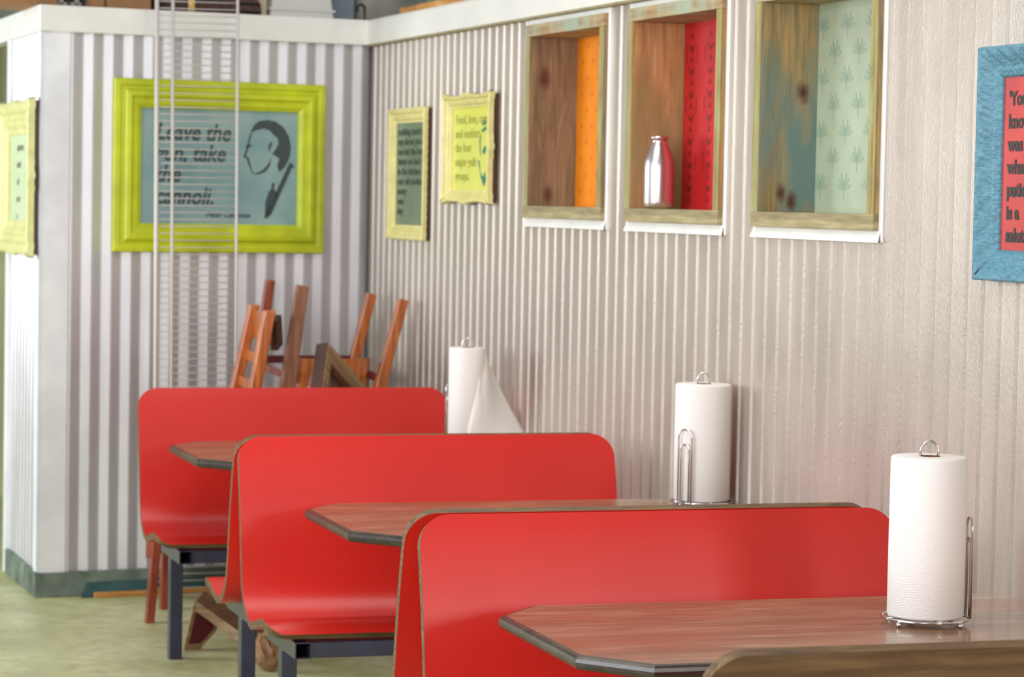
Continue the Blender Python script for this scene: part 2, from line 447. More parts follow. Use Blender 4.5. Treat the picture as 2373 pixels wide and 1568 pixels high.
# thin warm lip under the band
mb = MB(); mb.box((0.02, -0.026, ZB0 - 0.006), (SLEN, 0.0, ZB0 + 0.002))
tag(mb.build('trim_6', m_w_sill, matrix=FR), kind='structure')
mb = MB(); mb.box((-0.02, -0.018, 0.0), (LB, 0.012, 0.098), bev=0.003)
tag(mb.build('baseboard_back', m_base, matrix=FB), kind='structure')
mb = MB(); mb.box((-0.02, -0.018, 0.0), (FL_LEN + 0.018, 0.012, 0.098), bev=0.003)
tag(mb.build('baseboard_left', m_base, matrix=FL), kind='structure')
mb = MB(); mb.box((-7, -2, -0.05), (1.2, 15, 0.0))
tag(mb.build('floor', m_floor), kind='structure')
# far room behind: plaster wall with a green door panel
mb = MB(); mb.box((-7, 14.4, 0), (3, 14.5, 2.45))
tag(mb.build('wall_far', m_far), kind='structure')
mb = MB(); mb.box((-7, 14.35, 2.45), (3, 14.5, 4.2))
tag(mb.build('wall_far_upper', m_upper), kind='structure')
mb = MB(); mb.box((-1.95, 14.30, 1.95), (-1.2, 14.36, 2.44), bev=0.01)
tag(mb.build('trim_7', m_greenfar), kind='structure')

# ------------------------------------------------------------------ benches
def smooth_path(pts, n):
    P = [Vector((0, p[0], p[1])) for p in pts]; out = []
    for i in range(len(P) - 1):
        p0 = P[max(i-1, 0)]; p1 = P[i]; p2 = P[i+1]; p3 = P[min(i+2, len(P)-1)]
        for j in range(8):
            t = j / 8
            out.append(0.5*((2*p1) + (p2-p0)*t + (2*p0-5*p1+4*p2-p3)*t*t + (3*p1-p0-3*p2+p3)*t**3))
    out.append(P[-1])
    L = [0]
    for a, b in zip(out, out[1:]): L.append(L[-1] + (b-a).length)
    res = []
    for s in n(L[-1]):
        k = 0
        while k < len(L) - 2 and L[k+1] < s: k += 1
        t = (s - L[k]) / max(L[k+1]-L[k], 1e-9)
        res.append((s, out[k].lerp(out[k+1], min(max(t, 0), 1))))
    return res, L[-1]
PROFILE = [(0, .9155), (.016, .87), (.036, .80), (.056, .72), (.072, .64), (.086, .56), (.103, .50), (.133, .455), (.18, .425),
           (.235, .413), (.29, .424), (.34, .436), (.385, .443), (.42, .442), (.447, .432), (.464, .415)]
HL = 0.5645
def shell_mesh(rtop=0.07, rfront=0.055, t=0.022):
    def samples(L):
        s = []
        for i in range(13): s.append(rtop * (1 - cos(i/12*pi/2)))
        n = 60
        for i in range(1, n): s.append(rtop + (L - rtop - rfront) * i / n)
        for i in range(13): s.append(L - rfront + rfront * sin(i/12*pi/2))
        return s
    path, L = smooth_path(PROFILE, samples)
    rows = []
    for i, (s, p) in enumerate(path):
        a = path[max(i-1, 0)][1]; b = path[min(i+1, len(path)-1)][1]
        tg = (b - a).normalized(); nrm = Vector((0, -tg.z, tg.y))
        if nrm.y < 0 and nrm.z < 0: nrm = -nrm
        ins = 0
        if s < rtop: ins = rtop - sqrt(max(rtop**2 - (rtop - s)**2, 0))
        e = L - s
        if e < rfront: ins = rfront - sqrt(max(rfront**2 - (rfront - e)**2, 0))
        rows.append((p, nrm, HL - ins))
    nx = 8
    mb = MB()
    front = []; back = []
    vs = []
    for p, n, h in rows:
        for j in range(nx + 1):
            x = -h + 2*h*j/nx
            vs.append(Vector((x, 0, 0)) + p + n*t/2)
    nf = len(vs)
    for p, n, h in rows:
        for j in range(nx + 1):
            x = -h + 2*h*j/nx
            vs.append(Vector((x, 0, 0)) + p - n*t/2)
    R = len(rows); f = []
    idx = lambda i, j: i*(nx+1)+j
    ff = [(idx(i,j), idx(i,j+1), idx(i+1,j+1), idx(i+1,j)) for i in range(R-1) for j in range(nx)]
    fb = [tuple(nf+k for k in reversed(q)) for q in ff]
    rim = []
    for i in range(R-1):
        rim.append((idx(i,0), idx(i+1,0), nf+idx(i+1,0), nf+idx(i,0)))
        rim.append((idx(i+1,nx), idx(i,nx), nf+idx(i,nx), nf+idx(i+1,nx)))
    for j in range(nx):
        rim.append((idx(0,j+1), idx(0,j), nf+idx(0,j), nf+idx(0,j+1)))
        rim.append((idx(R-1,j), idx(R-1,j+1), nf+idx(R-1,j+1), nf+idx(R-1,j)))
    b = len(mb.v); mb.v = [tuple(v) for v in vs]
    for q in ff: mb.f.append(q); mb.m.append(0); mb.s.append(True)
    for q in fb: mb.f.append(q); mb.m.append(2); mb.s.append(True)
    for q in rim: mb.f.append(q); mb.m.append(1); mb.s.append(True)
    return mb
def finish_shell(o):
    me = o.data; bm = bmesh.new(); bm.from_mesh(me)
    bmesh.ops.recalc_face_normals(bm, faces=bm.faces[:])
    for e in bm.edges:
        if len(e.link_faces) == 2 and e.link_faces[0].material_index != e.link_faces[1].material_index: e.smooth = False
    bm.to_mesh(me); bm.free(); me.update()
def hollow_tube(mb, c0, c1, w, axis):
    """square steel tube with open ends between two centre points along an axis (x or y)"""
    a = Vector(c0); b = Vector(c1); t = 0.003
    for s, q in ((w/2, 0), (w/2 - t, 1)):
        vs = []
        for c in (a, b):
            for u, v in ((-1,-1),(1,-1),(1,1),(-1,1)):
                vs.append((c.x + u*s, c.y, c.z + v*s) if axis == 'y' else (c.x, c.y + u*s, c.z + v*s))
        mb.add(vs, [(0,1,5,4),(1,2,6,5),(2,3,7,6),(3,0,4,7)], q)
    for c in (a, b):
        vs = []
        for s in (w/2, w/2 - t):
            for u, v in ((-1,-1),(1,-1),(1,1),(-1,1)):
                vs.append((c.x + u*s, c.y, c.z + v*s) if axis == 'y' else (c.x, c.y + u*s, c.z + v*s))
        mb.add(vs, [(0,1,5,4),(1,2,6,5),(2,3,7,6),(3,0,4,7)], 0)

def bench(label, x, y, rz, back_mat=None):
    root = empty('booth_bench', TL(x, y, 0, rz))
    tag(root, label, 'bench', 'red bentwood booth benches along the metal wall')
    sh = shell_mesh().build('seat_shell', [m_red, m_ply, back_mat or m_red], root, fix=False); finish_shell(sh)
    for s in (-1, 1):
        xc = s * (HL - 0.098)
        mb = MB(); mb.box((xc - .0225, .245, 0), (xc + .0225, .290, .3535), bev=.003); mb.build('leg', m_navy, root)
        mb = MB(); hollow_tube(mb, (xc, .10, .376), (xc, .462, .376), .045, 'y')
        mb.build('support_tube', [m_navy, m_dark], root, fix=False)
        mb = MB(); mb.box((xc - .018, .30, .3987), (xc + .018, .42, .4215)); mb.build('mounting_plate', m_navy, root)
    xc = HL - 0.098 - 0.0225
    mb = MB(); mb.box((-xc, .405, .3535), (xc, .45, .3985), bev=.003); mb.build('cross_rail', m_navy, root)
    mb = MB(); mb.box((-xc, .16, .3535), (xc, .20, .3985), bev=.003); mb.build('cross_rail', m_navy, root)
    return root
YTA, YTB, YTC = 9.530, 7.611, 5.691
bench('farthest red booth bench, facing the camera in front of the stacked wooden chairs', -0.623, YTA, pi)
bench('red booth bench facing the camera behind the middle table', -0.649, YTB, pi)
bench('red booth bench facing away behind the middle bench, seat corner showing left', -0.649, YTB + 0.026, 0)
bench('large red booth bench facing the camera behind the nearest table', -0.635, YTC, pi)
bench('red booth bench facing away, its wooden rim showing just behind the nearest red backrest', -0.635, YTC + 0.087, 0)
bench('nearest bench, bare brown plywood back seen at the bottom right corner', -0.660, 3.882, 0, m_plyback)

# ------------------------------------------------------------------ tables
def octagon(hx, hy, cx, cy):
    return [(-hx+cx, -hy), (hx-cx, -hy), (hx, -hy+cy), (hx, hy-cy), (hx-cx, hy), (-hx+cx, hy), (-hx, hy-cy), (-hx, -hy+cy)]
def table(label, xl, y):
    xr = 0.17; hx = (xr - xl) / 2; hy = 0.383
    root = empty('booth_table', TL((xl + xr) / 2, y, 0))
    tag(root, label, 'table', 'clipped corner booth tables')
    mb = MB(); prof = [(0.014, 0.75), (0.006, 0.7485), (0.0015, 0.744), (0, 0.737), (0, 0.731), (0.003, 0.7245), (0.012, 0.721)]
    vs = []
    for ins, z in prof:
        for p in octagon(hx - ins, hy - ins, 0.110 - ins*.41, 0.131 - ins*.41): vs.append((p[0], p[1], z))
    k = len(prof)
    fs = [(i*8+j, i*8+(j+1)%8, (i+1)*8+(j+1)%8, (i+1)*8+j) for i in range(k-1) for j in range(8)]
    mb.add(vs, fs, 1, False); 
    mb.add(vs[:8], [tuple(range(8))], 0); mb.add(vs[-8:], [tuple(range(8))[::-1]], 1)
    mb.build('tabletop', [m_table, m_tedge], root, fix=False)
    PX = Matrix.Translation((0.27, 0, 0))
    mb = MB(); mb.lathe([(0.038, 0.03), (0.038, 0.712)], 24, M=PX); mb.build('column', m_navy, root)
    mb = MB(); mb.lathe([(.001, 0), (.16, 0), (.165, .006), (.14, .016), (.045, .03), (.001, .031)], 36, M=PX)
    mb.build('foot', m_navy, root)
    mb = MB(); mb.box((0.09, -0.12, 0.708), (0.45, 0.12, 0.721)); mb.build('mounting_plate', m_navy, root)
    return root
table('nearest dark walnut booth table, a full paper towel roll standing on its right end', -1.117, 5.084)
table('middle dark walnut booth table between two red benches', -1.0935, 7.004)
table('farthest booth table, its clipped corner showing before the rearmost red bench', -1.132, 8.923)

# ------------------------------------------------------------------ paper towels
def towel_holder(label, x, y, r, clip, top=0.355):
    root = empty('paper_towel_holder', TL(x, y, 0.75))
    tag(root, label, 'paper towel holder', 'chrome paper towel holders on the tables')
    w = 0.0028; R = r + 0.008
    mb = MB()
    mb.tube([(R*cos(a*2*pi/40), R*sin(a*2*pi/40), 0.0135) for a in range(40)], w, 8, closed=True)
    mb.tube([(-R, 0, .0135), (R, 0, .0135)], w); mb.tube([(0, -R, .0135), (0, R, .0135)], w)
    mb.build('base_ring', m_chrome, root)
    for k in range(4):
        a = pi/4 + k*pi/2 - 0.3
        mb = MB(); mb.ball((R*cos(a), R*sin(a), 0.0062), 0.0062); mb.build('foot', m_chrome, root)
    mb = MB(); lw = 0.018; pts = [(-lw, 0, .0135), (-lw, 0, top)]
    pts += [(-lw*cos(t*pi/10), 0, top + lw*1.25*sin(t*pi/10)) for t in range(1, 10)] + [(lw, 0, top), (lw, 0, .0135)]
    Rz = Matrix.Rotation(-0.35, 4, 'Z')
    mb.tube(pts, w, 8, M=Rz); mb.build('centre_loop', m_chrome, root)
    # side arm bent like a paper clip
    mb = MB(); T = Matrix.Rotation(clip, 4, 'Z') @ Matrix.Translation((R, 0, 0))
    def arch(hw, zb, zt): return [(0, -hw, zb)] + [(0, -hw*cos(t*pi/10), zt + hw*sin(t*pi/10)) for t in range(0, 11)] + [(0, hw, zb)]
    mb.tube(arch(0.0215, 0.0135, 0.200), w*0.95, 8, M=T); mb.tube(arch(0.0135, 0.0135, 0.166), w*0.95, 8, M=T)
    mb.build('side_arm', m_chrome, root)
    return root
def towel_roll(label, x, y, r, h=0.330, sheet=False):
    root = empty('paper_towel_roll', TL(x, y, 0.7665))
    tag(root, label, 'paper towel roll', 'white paper towel rolls on the tables')
    mb = MB(); ri = 0.022
    mb.lathe([(ri, 0.0), (r - .004, 0.0), (r, .004), (r, h*.5), (r - .0005, h - .006), (r - .003, h - .001), (r - .006, h), (ri, h)], 64)
    mb.build('towel', m_paper, root, fix=True)
    mb = MB(); mb.lathe([(ri, -0.0), (ri, h + 0.0005), (ri - 0.0015, h + 0.0005), (ri - 0.0015, 0.0)], 32); mb.build('core', m_core, root)
    return root
towel_roll('full white paper towel roll on the nearest table', -0.277, 5.075, 0.079)
towel_holder('chrome wire holder under the paper towel roll on the nearest table', -0.277, 5.075, 0.081, -0.20)
towel_roll('white paper towel roll on the middle table, wire arm across its front', 0.040, 7.185, 0.080)
towel_holder('chrome wire holder of the middle table roll, its looped arm facing the camera', 0.040, 7.185, 0.0815, math.atan2(-.598, -.798))
r1 = towel_roll('thinner white paper towel roll on the farthest table with a loose sheet hanging off', -0.140, 8.97, 0.063)
towel_holder('chrome holder of the farthest roll, only its small ring showing on top', -0.140, 8.97, 0.065, 2.2)
# loose sheet: leaves the roll on its right and swings towards the camera, flaring downwards
mb = MB(); nu, nv = 14, 20; vs = []
for i in range(nv + 1):
    t = i / nv; z = 0.322 * (1 - t) + 0.0
    xa = 0.060 - 0.076 * (min(t / 0.85, 1)) ** 0.8            # free fold edge sweeping to the left
    if t > 0.85: xa += 0.03 * ((t - 0.85) / 0.15) ** 2
    xb = 0.062 + 0.168 * t ** 1.05                              # outer edge
    for j in range(nu + 1):
        u = j / nu; x = xa + (xb - xa) * u
        y = -0.066 - 0.016 * sin(pi * min(u*1.1, 1)) * t - 0.003 + 0.09 * u * u * (0.3 + 0.3*t) + 0.05 * (1 - t) * (1 if x > .03 else .4) * max(0, (x)/.06) * .9
        y += 0.004 * sin(7 * u + 5 * t)
        vs.append((x, y, z))
mb.add(vs, [(i*(nu+1)+j, i*(nu+1)+j+1, (i+1)*(nu+1)+j+1, (i+1)*(nu+1)+j) for i in range(nv) for j in range(nu)], 0, True)
ls = mb.build('loose_sheet', m_paper, r1, fix=False); so = ls.modifiers.new('paper', 'SOLIDIFY'); so.thickness = 0.0012
ls['label'] = 'loose white towel sheet flaring to the right'
mb = MB(); mb.box((-0.0, -0.0, 0.0), (0.016, 0.006, 0.0006)); o = mb.build('crumb', plain('yellow_crumb', (236, 178, 20), 0.7), matrix=TL(-0.445, 4.83, 0.7502, 0.2))
tag(o, 'tiny yellow crumb on the nearest table top before the towel roll', 'crumb')

# ------------------------------------------------------------------ picture frames
def frame_mesh(mb, w, h, prof, seg=1, disp=None, mat=0, smooth=False):
    """moulding swept round a rectangle; prof = (inset, height out of the wall)"""
    sides = [((0, 0), (1, 0), w), ((w, 0), (0, 1), h), ((w, h), (-1, 0), w), ((0, h), (0, -1), h)]
    inn = [(0, 1), (-1, 0), (0, -1), (1, 0)]
    for s, ((ox, oz), (dx, dz), L) in enumerate(sides):
        nx_, nz_ = inn[s]; n = max(1, int(L * seg)) if seg > 1 else 1
        vs = []
        for i in range(n + 1):
            for k, (ins, ht) in enumerate(prof):
                a = ins + (L - 2*ins) * i / n
                di = dh = 0.0
                if disp: di, dh = disp(s, i / n, a, ins, k, len(prof))
                x = ox + dx*a + nx_*(ins + di); z = oz + dz*a + nz_*(ins + di)
                vs.append((x, -(ht + dh), z))
        K = len(prof)
        mb.add(vs, [(i*K+k, (i+1)*K+k, (i+1)*K+k+1, i*K+k+1) for i in range(n) for k in range(K-1)], mat, smooth)
def text_obj(body, size, x, z, y, mat, parent, sx=1.0, shear=0.0, align='LEFT', bold=0.0, name='lettering'):
    cu = bpy.data.curves.new(name, 'FONT'); cu.body = body; cu.size = size; cu.shear = shear; cu.align_x = align
    cu.extrude = 0.0003; cu.offset = bold; cu.resolution_u = 3
    tmp = bpy.data.objects.new('tmp_text', cu); COL.objects.link(tmp)
    bpy.context.view_layer.update()
    me = bpy.data.meshes.new_from_object(tmp.evaluated_get(bpy.context.evaluated_depsgraph_get()))
    bpy.data.objects.remove(tmp); bpy.data.curves.remove(cu)
    T = Matrix.Translation((x, y, z)) @ Matrix.Rotation(pi/2, 4, 'X') @ Matrix.Diagonal((sx, 1, 1, 1))
    me.transform(T); me.materials.clear(); me.materials.append(mat)
    o = bpy.data.objects.new(name, me); COL.objects.link(o); o.parent = parent
    return o

# big lime frame on the back wall
GX0, GZ0, GW, GH = 0.280, 1.370, 0.893, 0.688
g = empty('picture_frame', FB @ Matrix.Translation((GX0, 0, GZ0)))
tag(g, 'large lime green frame with a man in profile, behind the wire shelf', 'picture')
prof = [(0,0),(0,.026),(.004,.031),(.022,.033),(.028,.030),(.031,.024),(.040,.026),(.046,.034),(.051,.041),(.066,.044),(.071,.041),(.074,.033),(.082,.031),(.098,.030),(.104,.026),(.110,.022),(.114,.020),(.114,.006)]
mb = MB(); frame_mesh(mb, GW, GH, prof); mb.build('moulding', m_lime, g)
mb = MB(); mb.box((.108, -.008, .108), (GW-.108, -.002, GH-.108)); pr = mb.build('print', m_pteal, g); pr['label'] = 'blue grey print with dark lettering'
PY = -0.0088
for body, x, z, s in (("Leave the", .110, .450, .094), ("gun, take", .110, .367, .094), ("the", .110, .282, .094), ("cannoli.", .110, .194, .094)):
    text_obj(body, s, x + .065, z, PY, m_ink, pr, sx=0.86, shear=0.25, bold=0.002)
text_obj("-Peter Clemenza", .030, .385, .142, PY, m_ink, pr, sx=0.95, shear=0.3, bold=0.0006)
# generic stencilled profile of a man in a jacket
def prof_poly(pts): return [(.560 + p[0]*.30, .135 + p[1]*.46) for p in pts]
mb = MB()
hair = [(.14,.80),(.20,.90),(.30,.96),(.46,.98),(.62,.96),(.78,.88),(.88,.76),(.92,.62),(.90,.50),(.86,.42),(.80,.34),(.70,.28),(.66,.36),(.70,.46),(.62,.50),(.56,.52),(.62,.58),(.68,.66),(.66,.74),(.58,.78),(.50,.84),(.40,.86),(.28,.84)]
jaw = [(.20,.24),(.30,.24),(.44,.28),(.52,.36),(.55,.48),(.50,.40),(.40,.31),(.30,.27)]
face = [(.14,.80),(.10,.70),(.08,.60),(.02,.50),(.02,.46),(.08,.45),(.09,.40),(.12,.36),(.15,.30),(.20,.24),(.21,.26),(.17,.31),(.15,.37),(.13,.42),(.11,.47),(.06,.48),(.11,.60),(.13,.70),(.17,.79)]
lapel = [(.90,.42),(1.0,.36),(.94,.33),(.56,-.30),(.46,-.36),(.42,-.34),(.70,.10),(.88,.38)]
tie = [(.56,.14),(.62,.12),(.60,.06),(.68,-.04),(.60,-.16),(.50,-.32),(.44,-.30),(.44,-.14),(.50,.0),(.56,.06)]
brow = [(.06,.63),(.16,.65),(.15,.61),(.10,.60),(.06,.57)]
ear = [(.48,.62),(.54,.70),(.56,.66),(.52,.58),(.50,.54)]
for pl in (hair, jaw, face, lapel, tie, brow, ear): mb.poly([(.545 + p[0]*.225, .246 + p[1]*.300) for p in pl], y=PY)
mb.build('stencil_portrait', m_ink, pr, fix=True)

# two cream frames on the right wall
def cream_frame(name_label, s0, s1, z0, z1, printmat, ornate, M=FR, mat=m_cream, fw_=0.058, ht=0.035):
    w, h = s1 - s0, z1 - z0
    root = empty('picture_frame', M @ Matrix.Translation((s0, 0, z0))); tag(root, name_label, 'picture')
    k = fw_ / 0.11; b0 = ht * .45
    prof = [(.004,b0),(0,b0+.001),(.002*k,ht*.92),(.012*k,ht),(.034*k,ht*.90),(.046*k,ht*.66),(.060*k,ht*.60),(.068*k,ht*.70),(.080*k,ht*.64),(.094*k,ht*.42),(.11*k,ht*.36),(.11*k,.006)]
    def disp(s, t, a, ins, kk, K):
        if kk >= 6: return 0, 0
        f = 1 - kk / 6
        if ornate:
            corner = max(0, 1 - min(t, 1-t) / 0.14)
            mid = math.exp(-((t - .5)/.09)**2)
            e = -0.006 * max(corner, mid) + 0.008 * (1 - max(corner, mid))
            return e * f, 0.003 * f * sin(t*70) * max(corner, mid)
        return 0, 0.0016 * f * sin(a * 2*pi / 0.032)
    mb = MB(); frame_mesh(mb, w, h, prof, seg=90, disp=disp, smooth=False); mb.build('moulding', mat, root)
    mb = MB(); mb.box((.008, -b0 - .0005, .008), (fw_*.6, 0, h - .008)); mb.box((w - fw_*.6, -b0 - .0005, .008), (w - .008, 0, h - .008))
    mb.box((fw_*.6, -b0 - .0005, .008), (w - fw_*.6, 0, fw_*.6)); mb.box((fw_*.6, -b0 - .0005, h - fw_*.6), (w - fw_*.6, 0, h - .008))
    mb.build('shaded_gap_backing', m_dkbrown, root)  # dark colour stands in for shade in the gap behind the moulding
    mb = MB(); mb.box((fw_-.01, -.010, fw_-.01), (w-fw_+.01, -.004, h-fw_+.01)); p = mb.build('print', printmat, root)
    return root, p, w, h
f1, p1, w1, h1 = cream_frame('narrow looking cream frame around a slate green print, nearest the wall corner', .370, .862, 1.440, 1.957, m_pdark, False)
p1['label'] = 'slate green print with rows of dark lettering'
rows = ["nothing much to", "say about you and", "me but the best of", "times we had was", "in the kitchen of", "our old mother", "every", "one", "day"]
for i, tx in enumerate(rows): text_obj(tx, .040, .078, h1 - .105 - i*.039, -.0108, m_inkd, p1, sx=1.35, bold=.0012)
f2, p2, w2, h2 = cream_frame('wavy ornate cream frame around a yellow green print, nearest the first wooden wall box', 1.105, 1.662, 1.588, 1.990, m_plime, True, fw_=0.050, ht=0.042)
p2['label'] = 'yellow green print with a lettered quote'
for i, tx in enumerate(["Food, love, career", "and mothers,", "the four", "major guilt", "groups."]):
    text_obj(tx, .046, .085, h2 - .108 - i*.052, -.0108, m_inkg, p2, sx=1.25, bold=.0008)
mb = MB()
for pl in ([(.0,.20),(.03,.215),(.05,.20),(.02,.19)], [(.0,.178),(.04,.19),(.05,.18),(.01,.17)], [(-.02,.15),(-.01,.16),(-.005,.12),(.0,.09),(-.012,.11)],
           [(.01,.11),(.03,.13),(.05,.12),(.03,.10)], [(-.03,.08),(-.015,.085),(.0,.03),(.03,.0),(.05,.02),(.04,.05),(.02,.03),(-.01,.05)]):
    mb.poly([(p[0]*1.2 + .388, p[1]*1.15 + .062) for p in pl], y=-.0108)
mb.build('figure_drawing', m_inkt, p2)
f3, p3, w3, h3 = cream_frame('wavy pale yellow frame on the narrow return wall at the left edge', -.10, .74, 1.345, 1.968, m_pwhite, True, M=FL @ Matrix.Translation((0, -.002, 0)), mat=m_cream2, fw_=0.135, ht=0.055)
m_pwhite.node_tree.nodes['Principled BSDF'].inputs['Specular IOR Level'].default_value = 0.08
p3['label'] = 'pale print with short dark lines'
for i, tx in enumerate(["quote", "and", "of", "are", "a"]): text_obj(tx, .045, .30, h3 - .20 - i*.07, -.0108, m_inkd, p3, sx=1.6)

# carved blue frame, cut by the right edge of the photo
BW, BH = 0.74, 0.538
b = empty('picture_frame', FR @ Matrix.Translation((5.222, 0, 1.441)) )
tag(b, 'carved blue frame around a red print at the right edge', 'picture')
prof = [(0,0),(0,.040),(.003,.045),(.008,.044),(.016,.042),(.024,.038),(.034,.031),(.044,.025),(.049,.0225),(.052,.0245),(.056,.022),(.060,.020),(.066,.018),(.071,.014),(.071,.005)]
def carve(s, t, a, ins, k, K):
    if 3 <= k <= 7:
        f = 1 - abs(k - 5) / 3
        return 0, f * (0.0028 * sin(a*2*pi/0.052 + ins*130) + 0.0016*sin(a*2*pi/0.017 - ins*160))
    if k in (11, 12): return 0, 0.0010 * sin(a*2*pi/0.020 + k)
    return 0, 0
mb = MB(); frame_mesh(mb, BW, BH, prof, seg=300, disp=carve, smooth=True); mb.build('moulding', m_blue, b)
mb = MB(); mb.box((.066, -.010, .066), (BW-.066, -.003, BH-.066), 0)
pb = mb.build('print', m_pred, b); pb['label'] = 'glossy red print with dark lettering'
for i, tx in enumerate(["'You", "know", "was", "what", "patience", "is a", "salute"]):
    text_obj(tx, .044, .094, BH - .135 - i*.052, -.0108, m_inkb, pb, sx=1.0, bold=.0018)

# ------------------------------------------------------------------ wooden wall boxes
def wall_box(label, x0, x1, side, paper, paper2, motif):
    root = empty('wall_box', FR @ Matrix.Translation((x0, 0, Z0B)))
    tag(root, label, 'wall niche', 'wooden boxes set into the metal wall')
    w = x1 - x0; h = Z1B - Z0B; t = 0.041; P = -0.022; D = 0.155
    mb = MB(); mb.box((0, P, 0), (w, D, t), bev=.0015); mb.build('sill_board', m_w_sill, root)
    mb = MB(); mb.box((0, P, h - t), (w, D, h), bev=.0015); mb.build('top_board', m_w_top, root)
    mb = MB(); mb.box((.001, P + .002, t), (t, D, h - t), 0, bev=.0015); mb.box((.0005, P + .001, t), (t - .001, P + .004, h - t), 1)
    mb.build('side_board', [side, m_w_edge], root)
    mb = MB(); mb.box((w - t, P + .002, t), (w - .001, D, h - t), 0, bev=.0015); mb.box((w - t + .001, P + .001, t), (w - .0005, P + .004, h - t), 1)
    mb.build('side_board', [side, m_w_edge], root)
    mb = MB(); mb.box((.0, D, 0), (w, D + .006, h), 0); motif(mb, t, w - t, t, h - t, D - .0006)
    mb.build('back_panel', [paper, paper2], root, fix=False)
    # folded metal flashing round the opening
    mb = MB(); fsplit = 4 * 2 * 6; frame_mesh(mb, w + .036, h + .048, [(0, -.010), (0, .004), (.003, .006), (.014, .007), (.018, .006), (.018, -.004)])
    mb.box((-.014, -.0065, -.0025), (w + .016, -.0005, .0)); mb.add([(-.018, -.016, -.030), (w + .018, -.016, -.030), (w + .010, -.006, .0), (-.010, -.006, .0), (-.018, .0, -.030), (w + .018, .0, -.030)], [(0,1,2,3), (1,0,4,5)], 0)
    fl = mb.build('flashing', m_flash, root); fl.location = (0, 0, 0)
    for v in fl.data.vertices:
        if v.index < fsplit: v.co.x -= .018; v.co.z -= .030
    return root
def m_small(mb, xa, xb, za, zb, y):
    z = za + .05; k = 0
    while z < zb:
        x = xa + .05 + (k % 2) * .05
        while x < xb:
            mb.poly([(x-.012, z), (x, z+.016), (x+.012, z), (x, z-.004)], y=y, mat=1); x += .10
        z += .055; k += 1
def m_red_(mb, xa, xb, za, zb, y):
    x = xa + .06
    while x < xb:
        z = za + .03; k = 0
        while z < zb - .02:
            if k % 2: mb.poly([(x-.022, z+.012), (x-.008, z+.006), (x, z), (x+.008, z+.006), (x+.022, z+.012), (x+.012, z-.006), (x, z-.014), (x-.012, z-.006)], y=y, mat=1)
            else: mb.poly([(x-.02, z-.008), (x-.008, z-.002), (x, z+.014), (x+.008, z-.002), (x+.02, z-.008), (x, z-.004)], y=y, mat=1)
            z += .036; k += 1
        for zz in (za + .15, za + .32, za + .48):
            for sgn in (-1, 1):
                pts = [(x + sgn*(.036 + .008*sin(a)), zz + .03*cos(a)) for a in [0, .6, 1.2, 1.9, 2.5, 3.14]]
                pts += [(p[0] - sgn*.004, p[1]) for p in reversed(pts[1:-1])]
                mb.poly(pts, y=y, mat=1)
        x += .145
def m_fan(mb, xa, xb, za, zb, y):
    z = za + .06; k = 0
    while z < zb - .04:
        x = xa + .03 + (k % 2) * .075
        while x < xb - .02:
            for a in (-68, -42, -18, 18, 42, 68):
                ca, sa = cos(radians(a)), sin(radians(a)); L = .046 if abs(a) > 20 else .052
                pts = [(0, .006), (.0045, L*.65), (.0035, L*.92), (0, L), (-.0035, L*.92), (-.0045, L*.65)]
                mb.poly([(x + px*ca + pz*sa, z + pz*ca - px*sa) for px, pz in pts], y=y, mat=1)
            mb.poly([(x-.002, z-.02), (x+.002, z-.02), (x+.002, z+.03), (x-.002, z+.03)], y=y, mat=1)
            x += .15
        z += .073; k += 1
wall_box('brown knotty wall box lined with orange paper, farthest of the three boxes', *BOX[0], m_w_brown, m_orange, m_orange2, m_small)
wall_box('tan wall box lined with crimson paper, holding a metal milk bottle', *BOX[1], m_w_tan, m_redp, m_redp2, m_red_)
wall_box('green stained wall box lined with pale mint fan paper, nearest of the three boxes', *BOX[2], m_w_teal, m_mint, m_mint2, m_fan)
# milk bottle
bt = MB(); bt.lathe([(.001, .0), (.040, .0), (.0455, .006), (.047, .02), (.047, .125), (.0455, .145), (.040, .163), (.030, .186), (.0225, .203), (.0215, .212), (.0265, .214), (.028, .218), (.0265, .222), (.021, .222), (.019, .216), (.019, .20)], 48)
o = bt.build('milk_bottle', m_alu, matrix=FR @ Matrix.Translation((3.075, 0.040, 1.5868)))
tag(o, 'shiny aluminium milk bottle standing in the crimson lined wall box', 'bottle')
bt = MB(); bt.lathe([(.001, .0), (.026, .0), (.029, .005), (.029, .045), (.026, .056), (.013, .066), (.012, .085), (.014, .088), (.011, .088), (.0095, .066), (.023, .054), (.0265, .044), (.0265, .006), (.001, .004)], 32)
o = bt.build('glass_bottle', m_glass, matrix=FR @ Matrix.Translation((3.548, 0.085, 1.5868)))
tag(o, 'small clear glass bottle peeping from behind the near side board of the crimson box', 'bottle')

# ------------------------------------------------------------------ white wire shelf standing on end
wy = 10.66
rk = empty('wire_shelf', TL(-0.860, wy, 0.0) @ Matrix.Rotation(-0.008, 4, 'Y'))
tag(rk, 'tall white wire shelf standing on end before the lime green picture', 'wire shelf')
mb = MB()
for x_, y_, r_ in ((-.063, 0, .0085), (0, 0, .0065), (.258, 0, .0058)): mb.tube([(x_, y_, 0.0), (x_, y_, 2.56)], r_, 8)
mb.tube([(-.062, .012, 0.0), (-.062, .012, 2.56)], .0035, 6); pass
mb.build('long_rod', m_white_wire, rk)
mb = MB(); z = 0.012
while z < 2.55:
    mb.tube([(-.062, .008, z), (0.0, .006, z), (.258, .006, z)], .0023, 5); z += 0.0276
cw = mb.build('cross_wires', m_white_wire, rk); cw['kind'] = 'stuff'

